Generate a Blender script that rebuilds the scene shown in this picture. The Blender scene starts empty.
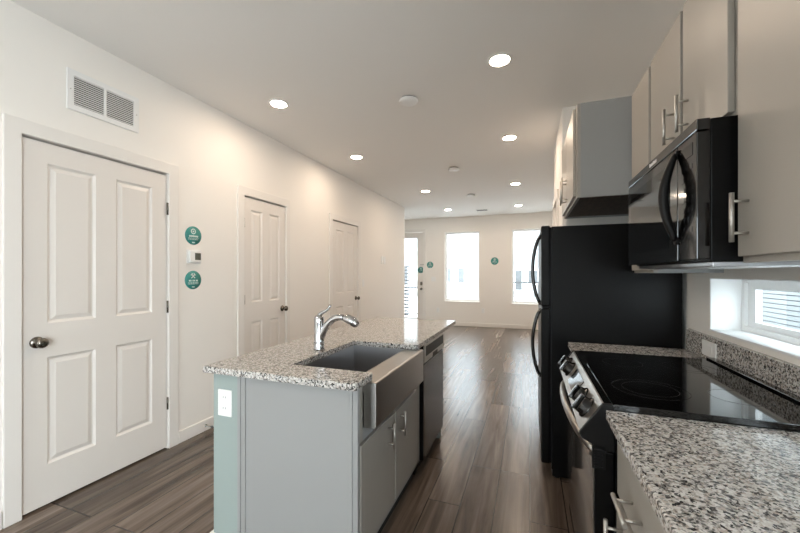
import bpy, bmesh, math, random
from mathutils import Vector, Matrix
random.seed(7)
SC = bpy.context.scene
COL = SC.collection

# ------------------------------------------------------------------ camera
CAM_H = 1.3024
cam_d = bpy.data.cameras.new('camera')
cam_d.sensor_width = 36.0
cam_d.lens = 16.0
cam_d.shift_y = 0.009
cam_d.clip_start = 0.02
cam = bpy.data.objects.new('camera', cam_d)
COL.objects.link(cam)
cam.location = (0, 0, CAM_H)
cam.rotation_euler = (math.pi / 2, 0, 0.3502)
SC.camera = cam

# ------------------------------------------------------------------ world, exposure
LAMP = 158.0            # strength of every recessed lamp lens
LAMP_COL = (1.0, 0.80, 0.62)
SKY = 7.0
world = bpy.data.worlds.new('sky')
SC.world = world
world.use_nodes = True
bg = world.node_tree.nodes['Background']
bg.inputs['Color'].default_value = (0.86, 0.94, 1.0, 1)
bg.inputs['Strength'].default_value = SKY
SC.view_settings.view_transform = 'Standard'
SC.view_settings.look = 'None'
SC.view_settings.exposure = 0.48
SC.view_settings.gamma = 1.0
SC.view_settings.use_curve_mapping = False
SC.cycles.use_denoising = True
SC.cycles.max_bounces = 12
SC.cycles.diffuse_bounces = 8
SC.cycles.glossy_bounces = 5
SC.cycles.transparent_max_bounces = 12
SC.cycles.sample_clamp_indirect = 6.0
SC.cycles.caustics_reflective = False
SC.cycles.caustics_refractive = False

# added fill light outside an unseen window behind the camera
al = bpy.data.lights.new('back_fill', 'AREA')
al.shape = 'RECTANGLE'
al.size = 1.2
al.size_y = 2.0
al.energy = 60.0
al.color = (0.95, 0.975, 1.0)
alo = bpy.data.objects.new('back_fill', al)
COL.objects.link(alo)
alo.location = (-1.785, -3.60, 1.15)
alo.rotation_euler = (math.pi / 2, 0, math.pi)
# second added fill light, outside a made-up side window
al2 = bpy.data.lights.new('side_fill', 'AREA')
al2.shape = 'RECTANGLE'
al2.size = 1.6
al2.size_y = 2.0
al2.energy = 76.0
al2.color = (0.92, 0.965, 1.0)
alo2 = bpy.data.objects.new('side_fill', al2)
COL.objects.link(alo2)
alo2.location = (1.09, -1.75, 1.15)
alo2.rotation_euler = (math.pi / 2, 0, math.pi / 2)


# ------------------------------------------------------------------ materials
MATS = {}


def mat(name, color=(0.8, 0.8, 0.8), rough=0.5, metal=0.0, spec=0.5, coat=0.0, emit=None, estr=0.0):
    m = bpy.data.materials.new(name)
    m.use_nodes = True
    b = m.node_tree.nodes['Principled BSDF']
    b.inputs['Base Color'].default_value = (*color, 1)
    b.inputs['Roughness'].default_value = rough
    b.inputs['Metallic'].default_value = metal
    b.inputs['Specular IOR Level'].default_value = spec
    b.inputs['Coat Weight'].default_value = coat
    b.inputs['Coat Roughness'].default_value = 0.05
    if emit:
        b.inputs['Emission Color'].default_value = (*emit, 1)
        b.inputs['Emission Strength'].default_value = estr
    MATS[name] = m
    return m


def nodes(m):
    return m.node_tree.nodes, m.node_tree.links, m.node_tree.nodes['Principled BSDF']


def bump(m, scale, strength, dist=0.001, stretch=None, detail=3.0):
    n, l, b = nodes(m)
    tc = n.new('ShaderNodeTexCoord')
    mp = n.new('ShaderNodeMapping')
    l.new(tc.outputs['Object'], mp.inputs['Vector'])
    if stretch:
        mp.inputs['Scale'].default_value = stretch
    t = n.new('ShaderNodeTexNoise')
    t.inputs['Scale'].default_value = scale
    t.inputs['Detail'].default_value = detail
    l.new(mp.outputs['Vector'], t.inputs['Vector'])
    bp = n.new('ShaderNodeBump')
    bp.inputs['Strength'].default_value = strength
    bp.inputs['Distance'].default_value = dist
    l.new(t.outputs['Fac'], bp.inputs['Height'])
    l.new(bp.outputs['Normal'], b.inputs['Normal'])
    return t


def ramp(n, stops):
    r = n.new('ShaderNodeValToRGB')
    e = r.color_ramp.elements
    while len(e) < len(stops):
        e.new(0.5)
    for i, (p, c) in enumerate(stops):
        e[i].position = p
        e[i].color = (*c, 1)
    return r


def noise_tone(m, c0, c1, scale, stretch=(1, 1, 1), lo=0.35, hi=0.65):
    n, l, b = nodes(m)
    tc = n.new('ShaderNodeTexCoord')
    mp = n.new('ShaderNodeMapping')
    mp.inputs['Scale'].default_value = stretch
    l.new(tc.outputs['Object'], mp.inputs['Vector'])
    t = n.new('ShaderNodeTexNoise')
    t.inputs['Scale'].default_value = scale
    t.inputs['Detail'].default_value = 5
    l.new(mp.outputs['Vector'], t.inputs['Vector'])
    r = ramp(n, [(lo, c0), (hi, c1)])
    l.new(t.outputs['Fac'], r.inputs['Fac'])
    l.new(r.outputs['Color'], b.inputs['Base Color'])


WALL = mat('wall_paint', (0.85, 0.82, 0.78), 0.75, spec=0.25)
bump(WALL, 130, 0.12, 0.002)
CEIL = mat('ceiling_paint', (0.85, 0.835, 0.815), 0.85, spec=0.2)
bump(CEIL, 110, 0.15, 0.002)
TRIM = mat('trim_white_paint', (0.80, 0.77, 0.735), 0.42, spec=0.4)
bump(TRIM, 60, 0.02)
DOORM = mat('door_white_paint', (0.77, 0.73, 0.69), 0.42, spec=0.4)
bump(DOORM, 90, 0.03, 0.001, (1, 1, 0.15))
VINYL = mat('white_vinyl', (0.86, 0.87, 0.87), 0.35)
bump(VINYL, 40, 0.01)
CAB = mat('cabinet_grey_paint', (0.345, 0.32, 0.285), 0.42, spec=0.4)
bump(CAB, 70, 0.03, 0.001, (1, 1, 0.2))
CABSIDE = mat('cabinet_grey_laminate', (0.315, 0.316, 0.312), 0.5, spec=0.35)
bump(CABSIDE, 90, 0.03, 0.001, (1, 1, 0.1))
SAGE = mat('sage_grey_paint', (0.31, 0.365, 0.35), 0.6, spec=0.3)
bump(SAGE, 130, 0.1, 0.002)
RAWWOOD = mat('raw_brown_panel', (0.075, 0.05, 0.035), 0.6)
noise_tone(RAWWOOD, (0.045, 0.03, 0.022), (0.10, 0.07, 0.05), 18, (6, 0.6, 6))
MAPLE = mat('maple_edge', (0.55, 0.42, 0.28), 0.5)
noise_tone(MAPLE, (0.48, 0.36, 0.24), (0.6, 0.47, 0.33), 25, (1, 0.2, 6))
STEEL = mat('brushed_stainless', (0.42, 0.40, 0.375), 0.30, 1.0)
bump(STEEL, 160, 0.06, 0.0006, (1, 0.04, 1))
SINKM = mat('sink_basin_stainless', (0.42, 0.42, 0.43), 0.28, 1.0)
bump(SINKM, 160, 0.05, 0.0006, (1, 0.05, 1))
NICKEL = mat('brushed_nickel', (0.46, 0.44, 0.415), 0.48, 1.0)
noise_tone(NICKEL, (0.50, 0.48, 0.45), (0.54, 0.52, 0.49), 60)
CHROME = mat('polished_chrome', (0.85, 0.85, 0.86), 0.10, 1.0)
noise_tone(CHROME, (0.50, 0.50, 0.51), (0.56, 0.56, 0.57), 30)
KNOBM = mat('satin_pewter', (0.17, 0.15, 0.13), 0.22, 1.0)
noise_tone(KNOBM, (0.15, 0.135, 0.115), (0.20, 0.18, 0.155), 40)
BLK = mat('black_enamel', (0.0022, 0.0022, 0.0024), 0.36, spec=0.16)
bump(BLK, 250, 0.05, 0.0008)
BLKGLOSS = mat('glossy_black_plastic', (0.003, 0.003, 0.0032), 0.10, coat=0.4, spec=0.5)
bump(BLKGLOSS, 30, 0.01, 0.0005)
GLASSBLK = mat('black_ceramic_glass', (0.006, 0.006, 0.007), 0.045, spec=0.55)
noise_tone(GLASSBLK, (0.002, 0.002, 0.0022), (0.003, 0.003, 0.0032), 400)
OVENGL = mat('mirror_black_oven_glass', (0.10, 0.095, 0.09), 0.06, 0.85)
noise_tone(OVENGL, (0.34, 0.32, 0.30), (0.36, 0.34, 0.32), 20)
DKGREY = mat('charcoal_plastic', (0.006, 0.006, 0.0063), 0.45, spec=0.22)
bump(DKGREY, 200, 0.05, 0.0006)
RINGM = mat('burner_print_grey', (0.055, 0.055, 0.058), 0.2)
noise_tone(RINGM, (0.04, 0.04, 0.042), (0.06, 0.06, 0.063), 200)
DWST = mat('black_stainless', (0.065, 0.063, 0.061), 0.24, 1.0)
bump(DWST, 140, 0.06, 0.0006, (1, 1, 0.04))
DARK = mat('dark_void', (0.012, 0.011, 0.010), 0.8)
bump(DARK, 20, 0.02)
PLATE = mat('white_plastic', (0.83, 0.83, 0.82), 0.35)
bump(PLATE, 60, 0.01)
SLOT = mat('slot_grey', (0.10, 0.10, 0.10), 0.6)
bump(SLOT, 60, 0.01)
LCD = mat('lcd_screen_grey', (0.085, 0.09, 0.075), 0.2)
noise_tone(LCD, (0.08, 0.085, 0.07), (0.10, 0.105, 0.085), 60)
TEAL = mat('teal_sticker', (0.035, 0.26, 0.235), 0.45)
noise_tone(TEAL, (0.032, 0.25, 0.225), (0.038, 0.27, 0.245), 50)
INK = mat('sticker_white_print', (0.75, 0.82, 0.8), 0.5)
noise_tone(INK, (0.72, 0.80, 0.78), (0.78, 0.84, 0.82), 50)
VENTM = mat('vent_white_metal', (0.80, 0.80, 0.79), 0.4)
bump(VENTM, 60, 0.01)
LENS = mat('lamp_lens', (0.9, 0.9, 0.9), 0.4, emit=LAMP_COL, estr=LAMP)
bump(LENS, 60, 0.01)
SIDING = mat('lap_siding_paint', (0.17, 0.185, 0.19), 0.6)
bump(SIDING, 30, 0.05, 0.002, (1, 0.1, 4))
HOUSEW = mat('pale_house_siding', (0.45, 0.455, 0.46), 0.7)
bump(HOUSEW, 12, 0.05, 0.01, (0.1, 1, 6))
HOUSEG = mat('grey_house_siding', (0.36, 0.37, 0.38), 0.7)
bump(HOUSEG, 12, 0.05, 0.01, (0.1, 1, 6))
HOUSEWIN = mat('far_window_glass', (0.42, 0.44, 0.46), 0.15)
noise_tone(HOUSEWIN, (0.10, 0.105, 0.11), (0.13, 0.135, 0.14), 3)
ROOFM = mat('grey_roofing', (0.30, 0.30, 0.31), 0.8)
bump(ROOFM, 25, 0.2, 0.01)
RAILM = mat('grey_railing_metal', (0.06, 0.06, 0.065), 0.5)
bump(RAILM, 60, 0.02)
GROUND = mat('pale_concrete', (0.55, 0.55, 0.54), 0.9)
noise_tone(GROUND, (0.50, 0.50, 0.49), (0.60, 0.60, 0.59), 3)


def make_floor():
    m = mat('plank_floor', rough=0.25, spec=0.5)
    n, l, b = nodes(m)
    tc = n.new('ShaderNodeTexCoord')
    sep = n.new('ShaderNodeSeparateXYZ')
    l.new(tc.outputs['Object'], sep.inputs[0])
    cmb = n.new('ShaderNodeCombineXYZ')
    l.new(sep.outputs['Y'], cmb.inputs['X'])
    l.new(sep.outputs['X'], cmb.inputs['Y'])
    br = n.new('ShaderNodeTexBrick')
    br.offset = 0.37
    br.offset_frequency = 3
    br.inputs['Color1'].default_value = (0, 0, 0, 1)
    br.inputs['Color2'].default_value = (1, 1, 1, 1)
    br.inputs['Mortar'].default_value = (0.5, 0.5, 0.5, 1)
    br.inputs['Scale'].default_value = 1.0
    br.inputs['Brick Width'].default_value = 1.22
    br.inputs['Row Height'].default_value = 0.184
    br.inputs['Mortar Size'].default_value = 0.003
    br.inputs['Mortar Smooth'].default_value = 0.1
    l.new(cmb.outputs[0], br.inputs['Vector'])
    # grain, stretched along the planks and shifted per plank
    sh = n.new('ShaderNodeVectorMath')
    sh.operation = 'MULTIPLY_ADD'
    l.new(br.outputs['Color'], sh.inputs[0])
    sh.inputs[1].default_value = (7.0, 13.0, 3.0)
    l.new(tc.outputs['Object'], sh.inputs[2])
    mp = n.new('ShaderNodeMapping')
    mp.inputs['Scale'].default_value = (7.0, 0.42, 1.0)
    l.new(sh.outputs[0], mp.inputs['Vector'])
    t = n.new('ShaderNodeTexNoise')
    t.inputs['Scale'].default_value = 2.4
    t.inputs['Detail'].default_value = 7
    t.inputs['Roughness'].default_value = 0.62
    t.inputs['Distortion'].default_value = 0.6
    l.new(mp.outputs[0], t.inputs['Vector'])
    r = ramp(n, [(0.30, (0.042, 0.029, 0.021)), (0.43, (0.095, 0.069, 0.053)), (0.55, (0.145, 0.109, 0.086)), (0.70, (0.225, 0.177, 0.144))])
    l.new(t.outputs['Fac'], r.inputs['Fac'])
    hs = n.new('ShaderNodeHueSaturation')
    l.new(r.outputs['Color'], hs.inputs['Color'])
    vr = n.new('ShaderNodeMapRange')
    vr.inputs['To Min'].default_value = 0.62
    vr.inputs['To Max'].default_value = 1.28
    l.new(br.outputs['Color'], vr.inputs['Value'])
    l.new(vr.outputs[0], hs.inputs['Value'])
    mx = n.new('ShaderNodeMix')
    mx.data_type = 'RGBA'
    l.new(br.outputs['Fac'], mx.inputs['Factor'])
    l.new(hs.outputs['Color'], mx.inputs['A'])
    mx.inputs['B'].default_value = (0.018, 0.013, 0.011, 1)
    l.new(mx.outputs['Result'], b.inputs['Base Color'])
    bp = n.new('ShaderNodeBump')
    bp.inputs['Strength'].default_value = 0.025
    bp.inputs['Distance'].default_value = 0.001
    l.new(t.outputs['Fac'], bp.inputs['Height'])
    l.new(bp.outputs[0], b.inputs['Normal'])
    return m


FLOOR = make_floor()


def make_granite():
    m = mat('speckled_granite', rough=0.10, spec=0.5)
    n, l, b = nodes(m)
    tc = n.new('ShaderNodeTexCoord')
    wob = n.new('ShaderNodeTexNoise')
    wob.inputs['Scale'].default_value = 110
    wob.inputs['Detail'].default_value = 2
    l.new(tc.outputs['Object'], wob.inputs['Vector'])
    ad = n.new('ShaderNodeVectorMath')
    ad.operation = 'MULTIPLY_ADD'
    l.new(wob.outputs['Color'], ad.inputs[0])
    ad.inputs[1].default_value = (0.008, 0.008, 0.008)
    l.new(tc.outputs['Object'], ad.inputs[2])
    v = n.new('ShaderNodeTexVoronoi')
    v.inputs['Scale'].default_value = 200
    l.new(ad.outputs[0], v.inputs['Vector'])
    sp = n.new('ShaderNodeSeparateColor')
    l.new(v.outputs['Color'], sp.inputs[0])
    r = ramp(n, [(0.0, (0.58, 0.56, 0.53)), (0.34, (0.68, 0.665, 0.645)), (0.54, (0.46, 0.41, 0.37)),
                 (0.70, (0.33, 0.32, 0.315)), (0.82, (0.13, 0.13, 0.13)), (0.91, (0.025, 0.025, 0.027))])
    r.color_ramp.interpolation = 'CONSTANT'
    l.new(sp.outputs['Red'], r.inputs['Fac'])
    # larger clusters of dark mineral
    t2 = n.new('ShaderNodeTexNoise')
    t2.inputs['Scale'].default_value = 80
    t2.inputs['Detail'].default_value = 4
    t2.inputs['Roughness'].default_value = 0.65
    l.new(tc.outputs['Object'], t2.inputs['Vector'])
    r2 = ramp(n, [(0.36, (0.12, 0.12, 0.125)), (0.43, (0.55, 0.54, 0.53)), (0.50, (1, 1, 1))])
    l.new(t2.outputs['Fac'], r2.inputs['Fac'])
    mx = n.new('ShaderNodeMix')
    mx.data_type = 'RGBA'
    mx.blend_type = 'MULTIPLY'
    mx.inputs['Factor'].default_value = 0.85
    l.new(r.outputs['Color'], mx.inputs['A'])
    l.new(r2.outputs['Color'], mx.inputs['B'])
    l.new(mx.outputs['Result'], b.inputs['Base Color'])
    return m


GRANITE = make_granite()


def make_pane():
    m = bpy.data.materials.new('clear_window_glass')
    m.use_nodes = True
    n, l = m.node_tree.nodes, m.node_tree.links
    n.remove(n['Principled BSDF'])
    tr = n.new('ShaderNodeBsdfTransparent')
    tr.inputs['Color'].default_value = (0.96, 0.98, 0.98, 1)
    gl = n.new('ShaderNodeBsdfGlossy')
    gl.inputs['Roughness'].default_value = 0.02
    fr = n.new('ShaderNodeFresnel')
    fr.inputs['IOR'].default_value = 1.45
    mx = n.new('ShaderNodeMixShader')
    ge = n.new('ShaderNodeNewGeometry')
    sb = n.new('ShaderNodeMath')
    sb.operation = 'SUBTRACT'
    sb.inputs[0].default_value = 1.0
    l.new(ge.outputs['Backfacing'], sb.inputs[1])
    ml = n.new('ShaderNodeMath')
    ml.operation = 'MULTIPLY'
    l.new(fr.outputs[0], ml.inputs[0])
    l.new(sb.outputs[0], ml.inputs[1])
    l.new(ml.outputs[0], mx.inputs[0])
    l.new(tr.outputs[0], mx.inputs[1])
    l.new(gl.outputs[0], mx.inputs[2])
    l.new(mx.outputs[0], n['Material Output'].inputs['Surface'])
    return m


PANE = make_pane()


# ------------------------------------------------------------------ mesh helpers (all in world coordinates)
class MB:
    def __init__(self):
        self.b = bmesh.new()

    def quad(self, pts):
        return self.b.faces.new([self.b.verts.new(p) for p in pts])

    def box(self, x0, x1, y0, y1, z0, z1):
        x0, x1 = sorted((x0, x1)); y0, y1 = sorted((y0, y1)); z0, z1 = sorted((z0, z1))
        v = [self.b.verts.new(p) for p in ((x0, y0, z0), (x1, y0, z0), (x1, y1, z0), (x0, y1, z0),
                                           (x0, y0, z1), (x1, y0, z1), (x1, y1, z1), (x0, y1, z1))]
        for f in ((0, 3, 2, 1), (4, 5, 6, 7), (0, 1, 5, 4), (1, 2, 6, 5), (2, 3, 7, 6), (3, 0, 4, 7)):
            self.b.faces.new([v[i] for i in f])
        return self

    def tube(self, pts, rad, seg=12, cap=True, flat=1.0, up=(0, 0, 1)):
        """swept round (or flattened) bar; rad a number or a list"""
        pts = [Vector(p) for p in pts]
        if not isinstance(rad, (list, tuple)):
            rad = [rad] * len(pts)
        rings = []
        upv = Vector(up)
        for i, p in enumerate(pts):
            t = (pts[min(i + 1, len(pts) - 1)] - pts[max(i - 1, 0)]).normalized()
            a = t.cross(upv)
            if a.length < 1e-4:
                a = t.cross(Vector((0, 1, 0)))
            a.normalize()
            c = t.cross(a).normalized()
            rings.append([self.b.verts.new(p + a * math.cos(2 * math.pi * k / seg) * rad[i]
                                           + c * math.sin(2 * math.pi * k / seg) * rad[i] * flat) for k in range(seg)])
        for r0, r1 in zip(rings, rings[1:]):
            for k in range(seg):
                f = self.b.faces.new((r0[k], r0[(k + 1) % seg], r1[(k + 1) % seg], r1[k]))
                f.smooth = True
        if cap:
            self.b.faces.new(list(reversed(rings[0])))
            self.b.faces.new(rings[-1])
        return self

    def lathe(self, prof, origin, axis=(0, 0, 1), seg=24):
        """prof: list of (radius, height along axis)"""
        o = Vector(origin); ax = Vector(axis).normalized()
        a = ax.orthogonal().normalized(); c = ax.cross(a)
        rings = []
        for r, hgt in prof:
            if r < 1e-6:
                rings.append([self.b.verts.new(o + ax * hgt)])
            else:
                rings.append([self.b.verts.new(o + ax * hgt + (a * math.cos(2 * math.pi * k / seg) + c * math.sin(2 * math.pi * k / seg)) * r) for k in range(seg)])
        for r0, r1 in zip(rings, rings[1:]):
            for k in range(seg):
                k2 = (k + 1) % seg
                if len(r0) == 1 and len(r1) == 1:
                    continue
                if len(r0) == 1:
                    f = self.b.faces.new((r0[0], r1[k2], r1[k]))
                elif len(r1) == 1:
                    f = self.b.faces.new((r0[k], r0[k2], r1[0]))
                else:
                    f = self.b.faces.new((r0[k], r0[k2], r1[k2], r1[k]))
                f.smooth = True
        return self

    def prism(self, poly, a, b, axis='y'):
        """extrude a 2D polygon along an axis: 'y' takes (x,z), 'z' takes (x,y), 'x' takes (y,z)"""
        def P(p, t):
            return {'y': (p[0], t, p[1]), 'z': (p[0], p[1], t), 'x': (t, p[0], p[1])}[axis]
        v0 = [self.b.verts.new(P(p, a)) for p in poly]
        v1 = [self.b.verts.new(P(p, b)) for p in poly]
        self.b.faces.new(list(reversed(v0)))
        self.b.faces.new(v1)
        n = len(poly)
        for i in range(n):
            self.b.faces.new((v0[i], v0[(i + 1) % n], v1[(i + 1) % n], v1[i]))
        return self

    def build(self, name, material, parent=None, base=None, bevel=0.0, seg=2):
        self.b.normal_update()
        bmesh.ops.recalc_face_normals(self.b, faces=self.b.faces[:])
        if parent is not None:
            off = WORLD[parent.name]
        else:
            if base is None:
                vs = self.b.verts
                xs = [v.co.x for v in vs]; ys = [v.co.y for v in vs]; zs = [v.co.z for v in vs]
                base = ((min(xs) + max(xs)) / 2, (min(ys) + max(ys)) / 2, min(zs))
            off = Vector(base)
        for v in self.b.verts:
            v.co -= off
        me = bpy.data.meshes.new(name)
        self.b.to_mesh(me)
        self.b.free()
        me.materials.append(material)
        o = bpy.data.objects.new(name, me)
        COL.objects.link(o)
        if parent is not None:
            o.parent = parent
        else:
            o.location = off
        WORLD[o.name] = off.copy()
        if bevel > 0:
            md = o.modifiers.new('bevel', 'BEVEL')
            md.width = bevel
            md.segments = seg
            md.limit_method = 'ANGLE'
            md.angle_limit = math.radians(40)
        return o


WORLD = {}


def thing(name, label, cat, base, group=None):
    o = bpy.data.objects.new(name, None)
    o.empty_display_size = 0.05
    COL.objects.link(o)
    o.location = base
    WORLD[o.name] = Vector(base)
    return tag(o, label, cat, group)


def tag(o, label, cat, group=None):
    o['label'] = label
    o['category'] = cat
    if group:
        o['group'] = group
    return o


def struct(o):
    o['kind'] = 'structure'
    return o


def holder(name, base):
    o = bpy.data.objects.new(name, None)
    o.empty_display_size = 0.05
    COL.objects.link(o)
    o.location = base
    WORLD[o.name] = Vector(base)
    o['kind'] = 'structure'
    return o


def grid_wall(mb, axis, p0, p1, a0, a1, z0, z1, holes):
    """wall slab between planes p0,p1 of axis ('x' or 'y'), spanning a0..a1, z0..z1, with rectangular holes"""
    A = sorted({a0, a1, *[h[0] for h in holes], *[h[1] for h in holes]})
    Z = sorted({z0, z1, *[h[2] for h in holes], *[h[3] for h in holes]})
    A = [a for a in A if a0 - 1e-6 <= a <= a1 + 1e-6]
    Z = [z for z in Z if z0 - 1e-6 <= z <= z1 + 1e-6]

    def solid(i, j):
        if i < 0 or j < 0 or i >= len(A) - 1 or j >= len(Z) - 1:
            return False
        ca, cz = (A[i] + A[i + 1]) / 2, (Z[j] + Z[j + 1]) / 2
        return not any(h[0] < ca < h[1] and h[2] < cz < h[3] for h in holes)

    def P(p, a, z):
        return (p, a, z) if axis == 'x' else (a, p, z)
    for i in range(len(A) - 1):
        for j in range(len(Z) - 1):
            if not solid(i, j):
                continue
            u0, u1, w0, w1 = A[i], A[i + 1], Z[j], Z[j + 1]
            mb.quad([P(p0, u0, w0), P(p0, u1, w0), P(p0, u1, w1), P(p0, u0, w1)])
            mb.quad([P(p1, u0, w0), P(p1, u1, w0), P(p1, u1, w1), P(p1, u0, w1)])
            if not solid(i - 1, j): mb.quad([P(p0, u0, w0), P(p1, u0, w0), P(p1, u0, w1), P(p0, u0, w1)])
            if not solid(i + 1, j): mb.quad([P(p0, u1, w0), P(p1, u1, w0), P(p1, u1, w1), P(p0, u1, w1)])
            if not solid(i, j - 1): mb.quad([P(p0, u0, w0), P(p1, u0, w0), P(p1, u1, w0), P(p0, u1, w0)])
            if not solid(i, j + 1): mb.quad([P(p0, u0, w1), P(p1, u0, w1), P(p1, u1, w1), P(p0, u1, w1)])
    bmesh.ops.remove_doubles(mb.b, verts=mb.b.verts[:], dist=1e-5)
    return mb


# ------------------------------------------------------------------ room shell
XL, XR, YF, YB, CZ = -2.536, 0.845, 8.87, -3.35, 2.722
YC = 7.226            # where the left wall ends and the entry opens
XE = -3.75            # left side of the entry
D1 = (1.081, 1.895); D2 = (2.643, 3.260); D3 = (4.241, 5.006); DH = 2.045
W1 = (-2.031, -1.162, 0.605, 2.350); W2 = (-0.405, 0.464, 0.590, 2.355)
ED = (-3.52, -2.602, 0.0, 2.390)     # entry door opening
KW = (-0.5, 2.199, 1.022, 1.281)     # kitchen side window
XA = 0.262            # furred-out wall past the fridge
SW = (-2.55, -0.95, 0.15, 2.15)       # made-up side window behind the camera, for fill light
BW = (-2.42, -1.15, 0.15, 2.15)  # unseen back window, sized and placed for the fill light

struct(MB().box(XE - 0.3, XR + 0.3, YB - 0.2, YF + 0.2, -0.12, 0.0).build('floor', FLOOR, base=(0, 0, 0)))
struct(MB().box(XE - 0.3, XR + 0.3, YB - 0.2, YF + 0.2, CZ, CZ + 0.15).build('ceiling', CEIL, base=(0, 0, CZ)))
m = MB(); grid_wall(m, 'x', XL - 0.14, XL, YB, YC, 0, CZ, [(*D1, 0, DH), (*D2, 0, DH), (*D3, 0, DH)])
struct(m.build('wall_left', WALL, base=(XL, 0, 0)))
struct(MB().box(XL - 0.22, XL - 0.141, YB, YC - 0.141, 0, CZ).build('wall_left_backing', DARK, base=(XL - 0.2, 0, 0)))  # unseen dark backing added to keep sky light out of door gaps
struct(MB().box(XE, XL - 0.14, YC - 0.14, YC, 0, CZ).build('wall_entry_return', WALL, base=(XE, YC, 0)))
struct(MB().box(XE - 0.14, XE, YC - 0.14, YF, 0, CZ).build('wall_entry_left', WALL, base=(XE, YC, 0)))
m = MB(); grid_wall(m, 'y', YF, YF + 0.17, XE - 0.14, XR + 0.17, 0, CZ, [(*W1,), (*W2,), ED])
struct(m.build('wall_far', WALL, base=(0, YF, 0)))
m = MB(); grid_wall(m, 'x', XR, XR + 0.17, YB, YF, 0, CZ, [KW, SW])
struct(m.build('wall_right', WALL, base=(XR, 0, 0)))
AD = (3.80, 4.385)
m = MB(); grid_wall(m, 'x', XA, XA + 0.13, 3.335, 4.475, 0, CZ, [(*AD, 0, DH)])
struct(m.build('wall_pantry', WALL, base=(XA, 3.335, 0)))
struct(MB().box(XA + 0.13, XR, 3.335, 3.43, 0, CZ).build('wall_pantry_near', WALL))
struct(MB().box(XA + 0.13, XR, 4.375, 4.475, 0, CZ).build('wall_pantry_far', WALL))
m = MB(); grid_wall(m, 'y', YB - 0.17, YB, XL - 0.14, XR + 0.17, 0, CZ, [BW])
struct(m.build('wall_back', WALL, base=(0, YB, 0)))


# baseboards
def baseboard(name, *boxes):
    mb = MB()
    for bx in boxes:
        mb.box(*bx)
    struct(mb.build(name, TRIM, bevel=0.004))


BH, BT = 0.092, 0.014
baseboard('baseboard_left', (XL, XL + BT, YB, D1[0] - 0.075, 0, BH), (XL, XL + BT, D1[1] + 0.082, D2[0] - 0.08, 0, BH),
          (XL, XL + BT, D2[1] + 0.06, D3[0] - 0.08, 0, BH), (XL, XL + BT, D3[1] + 0.08, YC, 0, BH))
baseboard('baseboard_far', (ED[1] + 0.078, XR, YF - BT, YF, 0, BH))
baseboard('baseboard_right', (XR - BT, XR, 4.475, YF - BT, 0, BH))
baseboard('baseboard_pantry', (XA - BT, XA, 3.335, AD[0] - 0.06, 0, BH), (XA - BT, XA, AD[1] + 0.065, 4.475, 0, BH))


# door casings
def casing_x(name, x, sgn, o, top, wl, wr):
    """flat casing round an opening in a wall of constant x; sgn = side the casing stands proud"""
    mb = MB()
    mb.prism([(o[0] - wl, 0), (o[0], 0), (o[0], top), (o[1], top), (o[1], 0), (o[1] + wr, 0), (o[1] + wr, top + 0.08), (o[0] - wl, top + 0.08)],
             x, x + sgn * 0.016, 'x')
    struct(mb.build(name, TRIM, bevel=0.004))


casing_x('trim_1', XL, 1, D1, DH, 0.072, 0.080)
casing_x('trim_2', XL, 1, D2, DH, 0.080, 0.056)
casing_x('trim_3', XL, 1, D3, DH, 0.078, 0.078)
casing_x('trim_4', XA, -1, AD, DH, 0.055, 0.055)
m = MB()
m.prism([(ED[0] - 0.078, 0), (ED[0], 0), (ED[0], ED[3]), (ED[1], ED[3]), (ED[1], 0), (ED[1] + 0.078, 0), (ED[1] + 0.078, ED[3] + 0.078), (ED[0] - 0.078, ED[3] + 0.078)],
        YF, YF - 0.016, 'y')
struct(m.build('trim_5', TRIM, bevel=0.004))


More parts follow.
